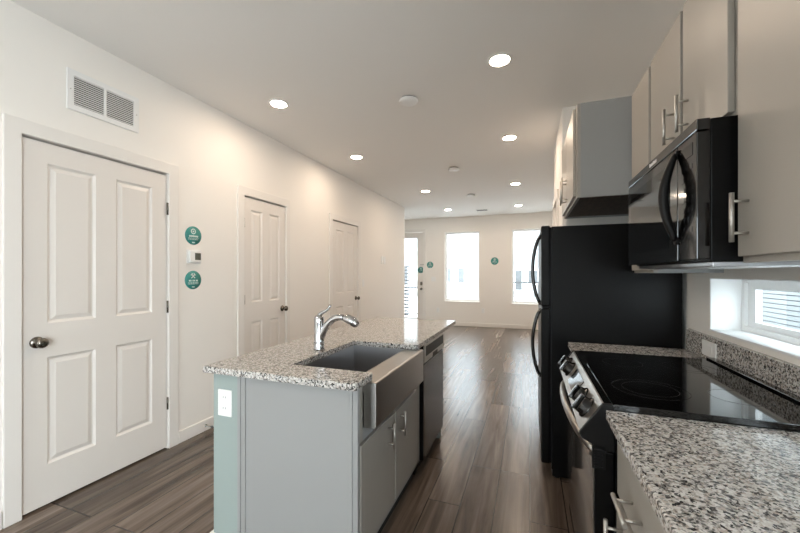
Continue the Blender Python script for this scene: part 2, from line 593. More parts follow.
# ------------------------------------------------------------------ panelled doors in the left wall
def panel_door(name, y0, y1, face, knob_side, hinge_side):
    """face: x of the front face (looking +x); four raised panels"""
    g = 0.0055
    a0, a1, z0, z1 = y0 + g, y1 - g, 0.013, DH - 0.012
    w = a1 - a0
    st = 0.107 if w > 0.7 else 0.095
    mid = 0.115 if w > 0.7 else 0.105
    pa = [(a0 + st, a0 + w / 2 - mid / 2), (a0 + w / 2 + mid / 2, a1 - st)]
    pz = [(0.235, 0.835), (1.025, 1.920)]
    root = holder(name, ((face - 0.02), (y0 + y1) / 2, 0.013))
    mb = MB()
    back = face - 0.038
    A = sorted({a0, a1, *[v for p in pa for v in p]})
    Z = sorted({z0, z1, *[v for p in pz for v in p]})
    for i in range(len(A) - 1):
        for j in range(len(Z) - 1):
            r = (A[i], A[i + 1], Z[j], Z[j + 1])
            hole = any(abs(p[0] - r[0]) < 1e-6 for p in pa) and any(abs(q[0] - r[2]) < 1e-6 for q in pz)
            if not hole:
                mb.quad([(face, r[0], r[2]), (face, r[1], r[2]), (face, r[1], r[3]), (face, r[0], r[3])])
            else:
                rings = []
                for off, dep in ((0, 0), (0.010, 0.010), (0.016, 0.012), (0.040, 0.003)):
                    rings.append([(face - dep, r[0] + off, r[2] + off), (face - dep, r[1] - off, r[2] + off),
                                  (face - dep, r[1] - off, r[3] - off), (face - dep, r[0] + off, r[3] - off)])
                for q0, q1 in zip(rings, rings[1:]):
                    for k in range(4):
                        mb.quad([q0[k], q0[(k + 1) % 4], q1[(k + 1) % 4], q1[k]])
                mb.quad(rings[-1])
    mb.quad([(back, a0, z0), (back, a1, z0), (back, a1, z1), (back, a0, z1)])
    mb.quad([(face, a0, z0), (back, a0, z0), (back, a0, z1), (face, a0, z1)])
    mb.quad([(face, a1, z0), (back, a1, z0), (back, a1, z1), (face, a1, z1)])
    mb.quad([(face, a0, z0), (back, a0, z0), (back, a1, z0), (face, a1, z0)])
    mb.quad([(face, a0, z1), (back, a0, z1), (back, a1, z1), (face, a1, z1)])
    bmesh.ops.remove_doubles(mb.b, verts=mb.b.verts[:], dist=1e-5)
    mb.build('door_panel', DOORM, root)
    ky = a0 + 0.062 if knob_side < 0 else a1 - 0.050
    kb = MB()
    kb.lathe([(0.0, 0), (0.032, 0), (0.032, 0.004), (0.027, 0.009), (0.013, 0.012), (0.012, 0.028), (0.019, 0.034), (0.027, 0.044),
              (0.0285, 0.052), (0.025, 0.061), (0.015, 0.067), (0, 0.069)], (face, ky, 0.925), (1, 0, 0), 28)
    kn = kb.build('door_knob', KNOBM, root)
    kn['label'] = 'satin pewter door knob'
    hy = y0 + 0.004 if hinge_side < 0 else y1 - 0.002
    for hz in (1.785, 1.057, 0.338):
        hb = MB()
        hb.tube([(face + 0.008, hy, hz - 0.045), (face + 0.008, hy, hz + 0.045)], 0.0075, 12)
        hb.box(face - 0.012, face + 0.004, hy - 0.0035, hy + 0.0035, hz - 0.044, hz + 0.044)
        hg = hb.build('hinge', KNOBM, root)
        hg['label'] = 'brushed metal hinge'
    return root


panel_door('door_1', *D1, XL - 0.004, -1, 1)
panel_door('door_2', *D2, XL - 0.004, 1, -1)
panel_door('door_3', *D3, XL - 0.004, 1, -1)
# plain view of the pantry door in the furred-out wall
r = holder('door_4', (XA + 0.03, (AD[0] + AD[1]) / 2, 0.013))
MB().box(XA + 0.02, XA + 0.055, AD[0] + 0.006, AD[1] - 0.006, 0.013, DH - 0.02).build('door_panel', DOORM, r)
MB().lathe([(0, 0), (0.03, 0), (0.03, 0.006), (0.012, 0.012), (0.012, 0.025), (0.026, 0.04), (0.02, 0.06), (0, 0.064)], (XA + 0.02, AD[1] - 0.06, 0.925), (-1, 0, 0), 20).build('door_knob', KNOBM, r)
struct(MB().box(XA + 0.16, XA + 0.2, 3.43, 4.375, 0, CZ).build('wall_pantry_inner', DARK))

# entry door with a tall glass light
r = holder('door_5', ((ED[0] + ED[1]) / 2, YF + 0.05, 0.0))
gx0, gx1, gz0, gz1 = -3.355, -2.767, 0.146, 2.235
m = MB(); grid_wall(m, 'y', YF + 0.03, YF + 0.075, ED[0] + 0.006, ED[1] - 0.006, 0.012, ED[3] - 0.008, [(gx0, gx1, gz0, gz1)])
m.build('door_panel', DOORM, r)
m = MB()
for a, b, c, d in ((gx0 - 0.022, gx0 + 0.004, gz0, gz1), (gx1 - 0.004, gx1 + 0.022, gz0, gz1), (gx0 - 0.022, gx1 + 0.022, gz0 - 0.022, gz0 + 0.004), (gx0 - 0.022, gx1 + 0.022, gz1 - 0.004, gz1 + 0.022)):
    m.box(a, b, YF + 0.0285, YF + 0.040, c, d)
m.build('glass_trim', TRIM, r)
m = MB(); m.box(gx0, gx1, YF + 0.048, YF + 0.054, gz0, gz1); m.build('pane', PANE, r)
m = MB(); m.box(-2.690, -2.628, YF + 0.010, YF + 0.030, 1.000, 1.090); lk = m.build('keypad_lock', KNOBM, r, bevel=0.006); lk['label'] = 'grey keypad deadbolt'
m = MB(); m.box(-2.676, -2.642, YF + 0.004, YF + 0.010, 1.040, 1.078); m.build('keypad', SLOT, lk)
MB().lathe([(0, 0), (0.032, 0), (0.032, 0.006), (0.012, 0.012), (0.012, 0.03), (0.027, 0.045), (0.022, 0.064), (0, 0.068)], (-2.659, YF + 0.03, 0.905), (0, -1, 0), 20).build('door_knob', KNOBM, r)
m = MB(); m.box(-2.69, -2.604, YF + 0.012, YF + 0.03, 1.528, 1.548); m.box(-2.60, -2.58, YF - 0.022, YF + 0.03, 1.522, 1.554); m.build('swing_bar_latch', NICKEL, r)
struct(MB().box(ED[0], ED[1], YF, YF + 0.17, -0.005, 0.012).build('trim_6', RAILM))


# ------------------------------------------------------------------ windows
def wall_window_y(name, w, y, sill=True):
    x0, x1, z0, z1 = w
    r = holder(name, ((x0 + x1) / 2, y + 0.1, z0))
    f = 0.022
    m = MB(); grid_wall(m, 'y', y + 0.075, y + 0.15, x0, x1, z0, z1, [(x0 + f, x1 - f, z0 + f, z1 - f)])
    m.build('frame', VINYL, r)
    mid = (z0 + z1) / 2 - 0.05
    m = MB(); grid_wall(m, 'y', y + 0.085, y + 0.125, x0 + f, x1 - f, z0 + f, z1 - f, [(x0 + f + 0.018, x1 - f - 0.018, z0 + f + 0.035, z1 - f - 0.02)])
    m.build('sash', VINYL, r)
    m = MB(); m.box(x0 + f + 0.012, x1 - f - 0.012, y + 0.103, y + 0.109, z0 + f + 0.02, z1 - f - 0.02); m.build('pane', PANE, r)
    if sill:
        m = MB(); m.box(x0 - 0.012, x1 + 0.012, y - 0.012, y + 0.08, z0 - 0.018, z0 + 0.002); m.build('sill', TRIM, r, bevel=0.004)
    return r


wall_window_y('window_1', W1, YF)
wall_window_y('window_2', W2, YF)
wall_window_y('unseen_back_window', BW, YB - 0.22, False)  # unseen window added to let the back fill light in
r = holder('added_side_window', (XR + 0.1, -1.75, SW[2]))  # made-up window, added to let the side fill light in
m = MB(); grid_wall(m, 'x', XR + 0.08, XR + 0.15, *SW, [(SW[0] + 0.04, SW[1] - 0.04, SW[2] + 0.04, SW[3] - 0.04)]); m.build('frame', VINYL, r)
m = MB(); m.box(XR + 0.11, XR + 0.116, SW[0] + 0.03, SW[1] - 0.03, SW[2] + 0.03, SW[3] - 0.03); m.build('pane', PANE, r)
# kitchen side window: deep white reveal, white vinyl frame, one sash
r = holder('window_3', (XR + 0.13, (KW[0] + KW[1]) / 2, KW[2]))
y0, y1, z0, z1 = KW
m = MB(); grid_wall(m, 'x', XR + 0.122, XR + 0.168, y0, y1, z0, z1, [(y0 + 0.03, y1 - 0.03, z0 + 0.03, z1 - 0.022)]); m.build('frame', VINYL, r)
m = MB(); grid_wall(m, 'x', XR + 0.136, XR + 0.160, y0 + 0.0301, y1 - 0.0301, z0 + 0.0301, z1 - 0.0221, [(y0 + 0.088, y1 - 0.088, z0 + 0.055, z1 - 0.052)]); m.build('sash', VINYL, r)
m = MB(); m.box(XR + 0.145, XR + 0.150, y0 + 0.08, y1 - 0.08, z0 + 0.05, z1 - 0.04); m.build('pane', PANE, r)
m = MB()
m.box(XR + 0.001, XR + 0.122, y1 - 0.004, y1, z0, z1)
m.box(XR + 0.001, XR + 0.122, y0, y0 + 0.004, z0, z1)
m.box(XR + 0.001, XR + 0.122, y0, y1, z1 - 0.004, z1)
m.build('reveal_lining', VINYL, r)
m = MB(); m.box(XR - 0.006, XR + 0.124, y0, y1, z0 - 0.004, z0 + 0.006); m.build('sill', VINYL, r, bevel=0.003)

# ------------------------------------------------------------------ exterior
struct(MB().box(-30, 30, -12, 60, -0.45, -0.15).build('ground', GROUND))
m = MB()
n_b = 52
for k in range(n_b):
    z = -0.15 + k * 0.102
    m.prism([(5.0, z), (5.0 - 0.030, z), (5.0 - 0.020, z + 0.082), (5.0, z + 0.082)], -2.0, 45.0, 'y')
sd = thing('neighbour_house', 'grey lap sided house wall seen through the kitchen side window', 'building', (5.0, 8, -0.15))
m.build('lap_siding', SIDING, sd)
MB().box(5.0, 5.3, -2.0, 45.0, -0.15, 5.2).build('shadow_line_core', RAILM, sd)  # dark core behind the board gaps stands in for shadow lines


def house(x0, x1, y, zt, matw, wins, label, roof=False):
    t = thing('row_house', label, 'building', ((x0 + x1) / 2, y, -0.15))
    MB().box(x0, x1, y, y + 6, -0.15, zt).build('wall', matw, t)
    if roof:
        MB().prism([(x0 - 0.3, zt), (x1 + 0.3, zt), ((x0 + x1) / 2, zt + 1.6)], y - 0.3, y + 6.3, 'y').build('roof', ROOFM, t)
    else:
        MB().box(x0 - 0.1, x1 + 0.1, y - 0.1, y + 6.1, zt, zt + 0.25).build('parapet', ROOFM, t)
    for (a, b, c, d) in wins:
        w = MB(); grid_wall(w, 'y', y - 0.05, y - 0.001, a - 0.07, b + 0.07, c - 0.07, d + 0.07, [(a, b, c, d)])
        wf = w.build('window', VINYL, t)
        MB().box(a, b, y - 0.02, y - 0.001, c, d).build('pane', HOUSEWIN, wf)
    return t


house(-9.2, -2.2, 22.0, 5.8, HOUSEW, [(-4.95, -4.65, 0.75, 1.65), (-4.2, -3.8, 0.75, 1.65), (-8.0, -7.5, 0.7, 1.7), (-6.6, -6.1, 0.7, 1.7)],
      'pale row house seen through the left living room window')
house(-2.0, 3.6, 23.0, 5.8, HOUSEG, [(-0.85, -0.45, 0.3, 1.5), (-0.1, 0.45, 0.7, 1.5), (1.2, 2.1, 1.2, 2.2)],
      'grey row house seen through the right living room window')


def railing(name, x0, x1, y, top, label, step=0.11):
    t = thing(name, label, 'railing', ((x0 + x1) / 2, y, -0.15))
    MB().box(x0, x1, y - 0.02, y + 0.02, top - 0.04, top).build('top_rail', RAILM, t)
    MB().box(x0, x1, y - 0.015, y + 0.015, 0.0, 0.03).build('bottom_rail', RAILM, t)
    w = MB()
    k = x0 + step
    while k < x1 - 0.05:
        w.box(k - 0.006, k + 0.006, y - 0.006, y + 0.006, 0.02, top - 0.03)
        k += step
    w.build('pickets', RAILM, t)
    for px in (x0, x1):
        MB().box(px - 0.025, px + 0.025, y - 0.025, y + 0.025, -0.15, top + 0.02).build('post', RAILM, t)


railing('porch_railing', -4.6, -2.6, 11.0, 0.88, 'grey metal porch railing outside the glass entry door')
railing('patio_railing', -0.75, 1.6, 11.6, 1.05, 'grey metal patio railing outside the right living room window')
t = thing('slatted_screen', 'narrow screen of grey slats outside the entry door glass', 'screen', (-3.42, 9.9, -0.15))
m = MB()
for k in range(16):
    z = -0.02 + k * 0.1
    m.box(-3.62, -3.36 + 0.02 * (k % 2), 9.88, 9.92, z, z + 0.05)
m.build('slats', RAILM, t)
MB().box(-3.64, -3.60, 9.88, 9.92, -0.15, 1.62).build('post', RAILM, t)

# ------------------------------------------------------------------ ISLAND
CT, CB = 0.879, 0.849
SY0, SY1 = 1.39, 2.015
poly = [(-1.412, 1.222), (-0.640, 1.222), (-0.631, 1.226), (-0.628, 1.234), (-0.628, SY0 - 0.012), (-0.640, SY0), (-1.036, SY0), (-1.046, SY0 + 0.01),
        (-1.046, SY1 - 0.01), (-1.036, SY1), (-0.640, SY1), (-0.628, SY1 + 0.012), (-0.628, 3.180), (-0.634, 3.19), (-1.412, 3.19)]
o = MB().prism(poly, CB, CT, 'z').build('island_countertop', GRANITE, bevel=0.003)
tag(o, 'speckled granite island countertop cut out around the sink', 'countertop')
# painted knee wall carrying the seating side
struct(MB().box(-1.395, -1.251, 1.268, 2.79, 0, CB).build('wall_island', SAGE, bevel=0.002))
baseboard('baseboard_island', (-1.409, -1.395, 1.262, 2.79, 0, BH), (-1.409, -1.251, 1.254, 1.268, 0, BH))

ib = thing('sink_base_cabinet', 'light grey island base cabinet with two doors under the sink', 'cabinet', (-0.95, 1.72, 0))
m = MB()
m.box(-1.250, -0.660, 1.288, 1.306, 0.11, CB); m.box(-1.250, -0.660, 2.150, 2.168, 0.11, CB)
m.box(-1.250, -1.236, 1.306, 2.150, 0.11, CB); m.box(-1.236, -0.660, 1.306, 2.150, 0.11, 0.128)
m.box(-0.678, -0.660, 1.349, 2.060, 0.59, 0.652)
m.build('carcass', CABSIDE, ib)
m = MB()
m.box(-1.250, -0.643, 1.270, 1.288, 0.0, CB)
m.build('end_panel', CABSIDE, ib, bevel=0.0015)
for (a, b) in ((-1.250, -1.232), (-1.228, -1.205), (-0.683, -0.665)):
    MB().box(a, b, 1.264, 1.270, 0.0, CB - 0.0005).build('edge_moulding', CABSIDE, ib, bevel=0.002)
MB().box(-0.678, -0.660, 1.306, 1.349, 0.11, CB).build('stile', CAB, ib)
MB().box(-0.678, -0.660, 2.060, 2.150, 0.11, CB).build('stile', CAB, ib)
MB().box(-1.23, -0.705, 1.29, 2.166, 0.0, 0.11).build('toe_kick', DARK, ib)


def bar_handle(parent, p0, p1, out, mtl=NICKEL, r=0.0058, inset=0.024):
    """bar pull from p0 to p1 standing on two posts; out = vector from the bar back to the face"""
    p0, p1, out = Vector(p0), Vector(p1), Vector(out)
    d = (p1 - p0).normalized()
    b = MB()
    b.tube([p0, p1], r, 14)
    for q in (p0 + d * inset, p1 - d * inset):
        b.tube([q, q + out], r * 0.72, 10)
    o = b.build('handle', mtl, parent)
    o['label'] = 'brushed nickel bar handle'
    return o


DB, DT = 0.150, 0.600
d = MB().box(-0.660, -0.643, 1.304, 1.688, DB, DT).build('door', CAB, ib, bevel=0.0025)
bar_handle(d, (-0.612, 1.598, 0.456), (-0.612, 1.598, 0.580), (-0.031, 0, 0))
d = MB().box(-0.660, -0.643, 1.702, 2.060, DB, DT).build('door', CAB, ib, bevel=0.0025)
bar_handle(d, (-0.612, 1.758, 0.456), (-0.612, 1.758, 0.580), (-0.031, 0, 0))

# farmhouse sink
sk = thing('farmhouse_sink', 'stainless steel apron front sink set into the island', 'sink', (-0.83, 1.70, 0.62))
m = MB()
m.prism([(-0.708, 0.848), (-0.606, 0.848), (-0.600, 0.842), (-0.600, 0.662), (-0.606, 0.655), (-0.657, 0.655), (-0.657, 0.80), (-0.708, 0.80)], 1.352, 2.056, 'y')
m.build('apron', STEEL, sk, bevel=0.003)
m = MB()
ox0, ox1, oy0, oy1 = -1.075, -0.708, 1.360, 2.048
ix0, ix1, iy0, iy1 = -1.050, -0.712, 1.386, 2.019
ztop, zb = 0.848, 0.660
m.quad([(ix0 + .01, iy0 + .01, zb), (ix1 - .004, iy0 + .01, zb), (ix1 - .004, iy1 - .01, zb), (ix0 + .01, iy1 - .01, zb)])
top = [(ix0, iy0, ztop), (ix1, iy0, ztop), (ix1, iy1, ztop), (ix0, iy1, ztop)]
bot = [(ix0 + .01, iy0 + .01, zb), (ix1 - .004, iy0 + .01, zb), (ix1 - .004, iy1 - .01, zb), (ix0 + .01, iy1 - .01, zb)]
out = [(ox0, oy0, ztop), (ox1, oy0, ztop), (ox1, oy1, ztop), (ox0, oy1, ztop)]
outb = [(p[0], p[1], zb - 0.005) for p in out]
for k in range(4):
    j = (k + 1) % 4
    m.quad([top[k], top[j], bot[j], bot[k]])
    m.quad([top[k], top[j], out[j], out[k]])
    m.quad([out[k], out[j], outb[j], outb[k]])
m.quad(outb)
bmesh.ops.remove_doubles(m.b, verts=m.b.verts[:], dist=1e-5)
m.build('basin', SINKM, sk, bevel=0.006, seg=3)
MB().lathe([(0.0, 0.0), (0.052, 0.0), (0.055, 0.003), (0.05, 0.004), (0.036, 0.002), (0, 0.002)], (-0.89, 1.70, 0.6605)).build('drain', CHROME, sk)

# faucet
fc = thing('kitchen_faucet', 'chrome pull out kitchen faucet behind the sink', 'faucet', (-1.100, 1.706, CT))
FX, FY = -1.103, 1.706
MB().lathe([(0, 0), (0.031, 0), (0.031, 0.010), (0.0285, 0.014), (0.0285, 0.045)], (FX, FY, CT), seg=28).build('base_collar', CHROME, fc)
MB().lathe([(0.0285, 0.046), (0.0275, 0.05), (0.0265, 0.12), (0.0275, 0.150), (0.0285, 0.168), (0.025, 0.184), (0.016, 0.194), (0, 0.197)], (FX, FY, CT), seg=28).build('body', CHROME, fc)


def bez(p, n=20):
    p = [Vector(q) for q in p]
    res = []
    for i in range(n + 1):
        t = i / n
        res.append(((1 - t) ** 3) * p[0] + 3 * t * (1 - t) ** 2 * p[1] + 3 * t * t * (1 - t) * p[2] + t ** 3 * p[3])
    return res


pts = bez([(FX + 0.012, FY, 0.945), (FX + 0.045, FY, 1.035), (FX + 0.10, FY, 1.075), (FX + 0.155, FY, 1.064)], 18)
MB().tube(pts, [0.0205 - 0.0035 * i / 18 for i in range(19)], 18, up=(0, 1, 0)).build('spout', CHROME, fc)
e = pts[-1]
dirv = (pts[-1] - pts[-2]).normalized()
pp = [e, e + dirv * 0.01, e + dirv * 0.03 + Vector((0, 0, -0.002)), e + dirv * 0.055 + Vector((0, 0, -0.010)), e + dirv * 0.078 + Vector((0, 0, -0.022)), e + dirv * 0.084 + Vector((0, 0, -0.027))]
MB().tube(pp, [0.017, 0.021, 0.025, 0.0255, 0.021, 0.014], 18, up=(0, 1, 0)).build('spray_head', CHROME, fc)
lv = bez([(FX, FY, CT + 0.188), (FX + 0.012, FY, CT + 0.215), (FX + 0.05, FY, CT + 0.205), (FX + 0.072, FY, CT + 0.252)], 12)
MB().tube(lv, [0.014, 0.013, 0.012, 0.011, 0.0105, 0.010, 0.0095, 0.009, 0.0085, 0.008, 0.008, 0.008, 0.007], 14, flat=0.7, up=(0, 1, 0)).build('lever', CHROME, fc)

# dishwasher
dw = thing('dishwasher', 'dark stainless dishwasher at the far end of the island', 'dishwasher', (-0.93, 2.465, 0))
MB().box(-1.24, -0.672, 2.192, 2.742, 0.10, 0.845).build('tub', BLK, dw)
MB().box(-0.672, -0.640, 2.192, 2.742, 0.105, 0.715).build('door', DWST, dw, bevel=0.004)
m = MB()
m.prism([(-0.672, 0.722), (-0.640, 0.722), (-0.634, 0.735), (-0.634, 0.842), (-0.640, 0.846), (-0.672, 0.846)], 2.192, 2.742, 'y')
cp = m.build('control_panel', STEEL, dw, bevel=0.002)
MB().box(-0.636, -0.6335, 2.225, 2.715, 0.765, 0.830).build('control_strip', DKGREY, cp)
m = MB(); m.box(-0.644, -0.6325, 2.40, 2.535, 0.727, 0.756); m.build('handle_pocket', BLK, cp, bevel=0.004)
MB().box(-0.674, -0.6405, 2.1885, 2.1918, 0.105, 0.84).build('side_gasket', BLK, dw)
MB().box(-1.2, -0.70, 2.195, 2.74, 0.0, 0.10).build('kick_plate', BLK, dw)
ep = MB().box(-1.250, -0.668, 2.746, 2.79, 0.0, CB).build('island_end_panel', CABSIDE, bevel=0.002)
tag(ep, 'narrow grey panel closing the island beyond the dishwasher', 'cabinet panel')

# ------------------------------------------------------------------ RIGHT COUNTER RUN
XF = 0.222           # counter front
XS = 0.823           # backsplash face
o = MB().box(XF, XR, 0.05, 1.259, CB, CT).build('countertop', GRANITE, bevel=0.003)
tag(o, 'speckled granite countertop in the foreground right of the range', 'countertop')
o = MB().box(XF, XR, 2.094, 2.432, CB, CT).build('countertop', GRANITE, bevel=0.003)
tag(o, 'short granite countertop between the range and the fridge', 'countertop')
o = MB().box(XS, XR, 0.05, 2.432, CT, 0.995).build('backsplash', GRANITE, bevel=0.002)
tag(o, 'low granite backsplash strip under the side window', 'backsplash')

# near base cabinet
bc = thing('base_cabinet', 'light grey base cabinet with drawer under the foreground countertop', 'cabinet', (0.5, 0.85, 0))
MB().box(0.266, XR - 0.001, 0.06, 1.250, 0.105, CB).build('carcass', CABSIDE, bc)
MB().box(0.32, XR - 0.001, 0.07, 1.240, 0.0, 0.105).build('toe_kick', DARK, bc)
d = MB().box(0.248, 0.266, 0.815, 1.236, 0.640, 0.800).build('drawer', CAB, bc, bevel=0.0025)
bar_handle(d, (0.208, 0.957, 0.713), (0.208, 1.087, 0.713), (0.042, 0, 0))
d = MB().box(0.246, 0.266, 0.815, 1.236, 0.13, 0.622).build('door', CAB, bc, bevel=0.0025)
bar_handle(d, (0.204, 1.160, 0.455), (0.204, 1.160, 0.598), (0.042, 0, 0))
MB().box(0.248, 0.266, 0.07, 0.80, 0.640, 0.800).build('drawer', CAB, bc, bevel=0.0025)
MB().box(0.246, 0.266, 0.07, 0.80, 0.13, 0.622).build('door', CAB, bc, bevel=0.0025)
bc2 = thing('base_cabinet', 'narrow grey base cabinet between the range and the fridge', 'cabinet', (0.55, 2.26, 0))
MB().box(0.266, XR - 0.001, 2.100, 2.425, 0.105, CB).build('carcass', CABSIDE, bc2)
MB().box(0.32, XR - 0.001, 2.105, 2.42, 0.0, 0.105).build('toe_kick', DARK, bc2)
MB().box(0.248, 0.266, 2.115, 2.41, 0.640, 0.800).build('drawer', CAB, bc2, bevel=0.0025)
MB().box(0.248, 0.266, 2.115, 2.41, 0.13, 0.622).build('door', CAB, bc2, bevel=0.0025)

# ------------------------------------------------------------------ RANGE
RY0, RY1 = 1.264, 2.088
rg = thing('range', 'black glass top range with stainless control panel and oven door', 'range', (0.5, 1.68, 0))
MB().box(0.25, XS - 0.002, RY0 + 0.004, RY1 - 0.004, 0.05, 0.868).build('body', BLK, rg)
m = MB()
m.prism([(0.236, 0.883), (0.242, 0.8955), (0.250, 0.8975), (0.785, 0.8975), (0.785, 0.882), (0.236, 0.868)], RY0 - 0.003, RY1 + 0.003, 'y')
ck = m.build('cooktop', GLASSBLK, rg, bevel=0.0015)
m = MB(); m.box(0.786, XS - 0.002, RY0, RY1, 0.868, 0.906); m.build('rear_trim', BLKGLOSS, rg, bevel=0.004)


def ring(mb, cx_, cy_, r, z, w=0.0022, seg=64):
    a = [mb.b.verts.new((cx_ + math.cos(2 * math.pi * k / seg) * (r - w), cy_ + math.sin(2 * math.pi * k / seg) * (r - w), z)) for k in range(seg)]
    b = [mb.b.verts.new((cx_ + math.cos(2 * math.pi * k / seg) * r, cy_ + math.sin(2 * math.pi * k / seg) * r, z)) for k in range(seg)]
    for k in range(seg):
        mb.b.faces.new((a[k], b[k], b[(k + 1) % seg], a[(k + 1) % seg]))


for (bx, by, rr) in ((0.395, 1.475, (0.115, 0.085)), (0.395, 1.87, (0.080,)), (0.645, 1.475, (0.080,)), (0.645, 1.87, (0.095, 0.065))):
    m = MB()
    for q in rr:
        ring(m, bx, by, q, 0.8979)
    m.build('burner_ring', RINGM, ck)
# control panel: sloping stainless face
m = MB()
prof = [(0.240, 0.893), (0.216, 0.893), (0.150, 0.795), (0.158, 0.783), (0.224, 0.752), (0.248, 0.752), (0.248, 0.868)]
m.prism(prof, RY0 + 0.010, RY1 - 0.010, 'y')
cp = m.build('control_panel', STEEL, rg, bevel=0.002)
for (a, b) in ((RY0 - 0.004, RY0 + 0.010), (RY1 - 0.010, RY1 + 0.004)):
    m = MB()
    m.prism([(0.242, 0.896), (0.214, 0.896), (0.147, 0.796), (0.156, 0.779), (0.222, 0.748), (0.248, 0.748), (0.248, 0.868)], a, b, 'y')
    m.build('panel_end_cap', DKGREY, rg, bevel=0.003)
MB().box(0.2195, 0.2425, RY0 + 0.0105, RY1 - 0.0105, 0.8932, 0.8945).build('panel_top_trim', BLKGLOSS, rg)
pn = Vector((-0.098, 0, 0.066)).normalized()
pd = Vector((0.066, 0, 0.098)).normalized()
mid = Vector((0.183, 0, 0.844))
for ky in (1.365, 1.480, 1.880, 1.990):
    c = mid + Vector((0, ky, 0))
    m = MB(); m.lathe([(0.038, 0.0), (0.038, 0.004), (0.034, 0.007), (0.031, 0.010), (0.029, 0.024), (0.025, 0.027), (0, 0.027)], c, pn, 26)
    kn = m.build('knob', BLKGLOSS, rg)
    m = MB()
    g = c + pn * 0.026
    for sgn in (1,):
        ydir = Vector((0, 1, 0))
        ps = []
        for t_, u_, v_ in ((-0.029, -0.009, 0), (0.029, -0.009, 0), (0.029, 0.009, 0), (-0.029, 0.009, 0)):
            ps.append(g + pd * t_ + ydir * u_)
        lo = [m.b.verts.new(q) for q in ps]
        hi = [m.b.verts.new(q + pn * 0.013) for q in ps]
        m.b.faces.new(lo); m.b.faces.new(hi)
        for k in range(4):
            m.b.faces.new((lo[k], lo[(k + 1) % 4], hi[(k + 1) % 4], hi[k]))
    gr = m.build('knob_grip', BLKGLOSS, kn, bevel=0.003)
    m = MB()
    ps = [g + pn * 0.0133 + pd * t_ + Vector((0, u_, 0)) for t_, u_ in ((-0.026, -0.003), (0.026, -0.003), (0.026, 0.003), (-0.026, 0.003))]
    lo = [m.b.verts.new(q) for q in ps]; hi = [m.b.verts.new(q + pn * 0.0008) for q in ps]
    m.b.faces.new(lo); m.b.faces.new(hi)
    for k in range(4):
        m.b.faces.new((lo[k], lo[(k + 1) % 4], hi[(k + 1) % 4], hi[k]))
    m.build('knob_pointer', CHROME, kn)
m = MB()
ps = [mid + pd * t_ + Vector((0, y_, 0)) + pn * 0.0002 for t_, y_ in ((-0.035, 1.575), (0.035, 1.575), (0.035, 1.785), (-0.035, 1.785))]
lo = [m.b.verts.new(q) for q in ps]; hi = [m.b.verts.new(q + pn * 0.002) for q in ps]
m.b.faces.new(lo); m.b.faces.new(hi)
for k in range(4):
    m.b.faces.new((lo[k], lo[(k + 1) % 4], hi[(k + 1) % 4], hi[k]))
m.build('display', GLASSBLK, cp)
od = MB().box(0.192, 0.247, RY0 + 0.004, RY1 - 0.004, 0.215, 0.742).build('oven_door', BLK, rg, bevel=0.004)
MB().box(0.1895, 0.1925, RY0 + 0.012, RY1 - 0.012, 0.225, 0.735).build('door_glass', OVENGL, od)
m = MB()
hp = []
for i in range(25):
    t_ = i / 24
    s_ = 4 * t_ * (1 - t_)
    hp.append((0.196 - 0.058 * (s_ ** 0.75), RY0 + 0.012 + t_ * (RY1 - RY0 - 0.024), 0.738 + 0.028 * s_))
m.tube(hp, [0.010 + 0.003 * min(1, 6 * min(i, 24 - i) / 24) for i in range(25)], 14, flat=1.35)
hd = m.build('handle', STEEL, od)
hd['label'] = 'bowed polished metal oven handle'
for hy in (RY0 + 0.02, RY1 - 0.02):
    MB().tube([(0.200, hy, 0.728), (0.190, hy, 0.736)], 0.017, 14).build('handle_mount', DKGREY, hd)
m = MB()
m.box(0.184, 0.222, RY0 - 0.004, RY0 + 0.004, 0.690, 0.764)
for k in range(7):
    m.box(0.190, 0.214, RY0 - 0.0075, RY0 - 0.0035, 0.697 + k * 0.0085, 0.7008 + k * 0.0085)
m.build('side_vent', DKGREY, od, bevel=0.001)
MB().box(0.196, 0.247, RY0 + 0.004, RY1 - 0.004, 0.055, 0.205).build('storage_drawer', OVENGL, rg, bevel=0.004)
MB().box(0.27, 0.78, RY0 + 0.02, RY1 - 0.02, 0.0, 0.05).build('base_plinth', BLK, rg)

# ------------------------------------------------------------------ FRIDGE
fr = thing('refrigerator', 'tall black top freezer refrigerator beside the range', 'refrigerator', (0.46, 2.87, 0))
F0, F1 = 2.463, 3.30
MB().box(0.130, 0.82, F0, F1, 0.055, 1.604).build('body', BLK, fr, bevel=0.004)
fz = MB().box(0.068, 0.122, F0, F1, 1.092, 1.611).build('freezer_door', BLK, fr, bevel=0.010, seg=3)
fd = MB().box(0.068, 0.122, F0, F1, 0.085, 1.080).build('fridge_door', BLK, fr, bevel=0.010, seg=3)
m = MB()
m.box(0.120, 0.132, F0 + 0.012, F1 - 0.012, 0.09, 1.60)
m.build('door_gasket', DKGREY, fr)


def fridge_handle(par, za, zb, mid_out):
    m = MB()
    ps, rd = [], []
    for i in range(21):
        t_ = i / 20
        s_ = math.sin(math.pi * min(1, t_ * 1.0)) ** 0.7
        ps.append((0.062 - mid_out * s_, F0 + 0.045, za + (zb - za) * t_))
        rd.append(0.011)
    m.tube(ps, rd, 12, flat=1.3, up=(0, 1, 0))
    for z in (za, zb):
        m.tube([(0.070, F0 + 0.045, z), (0.056, F0 + 0.045, z)], 0.015, 12)
    return m.build('handle', BLKGLOSS, par)


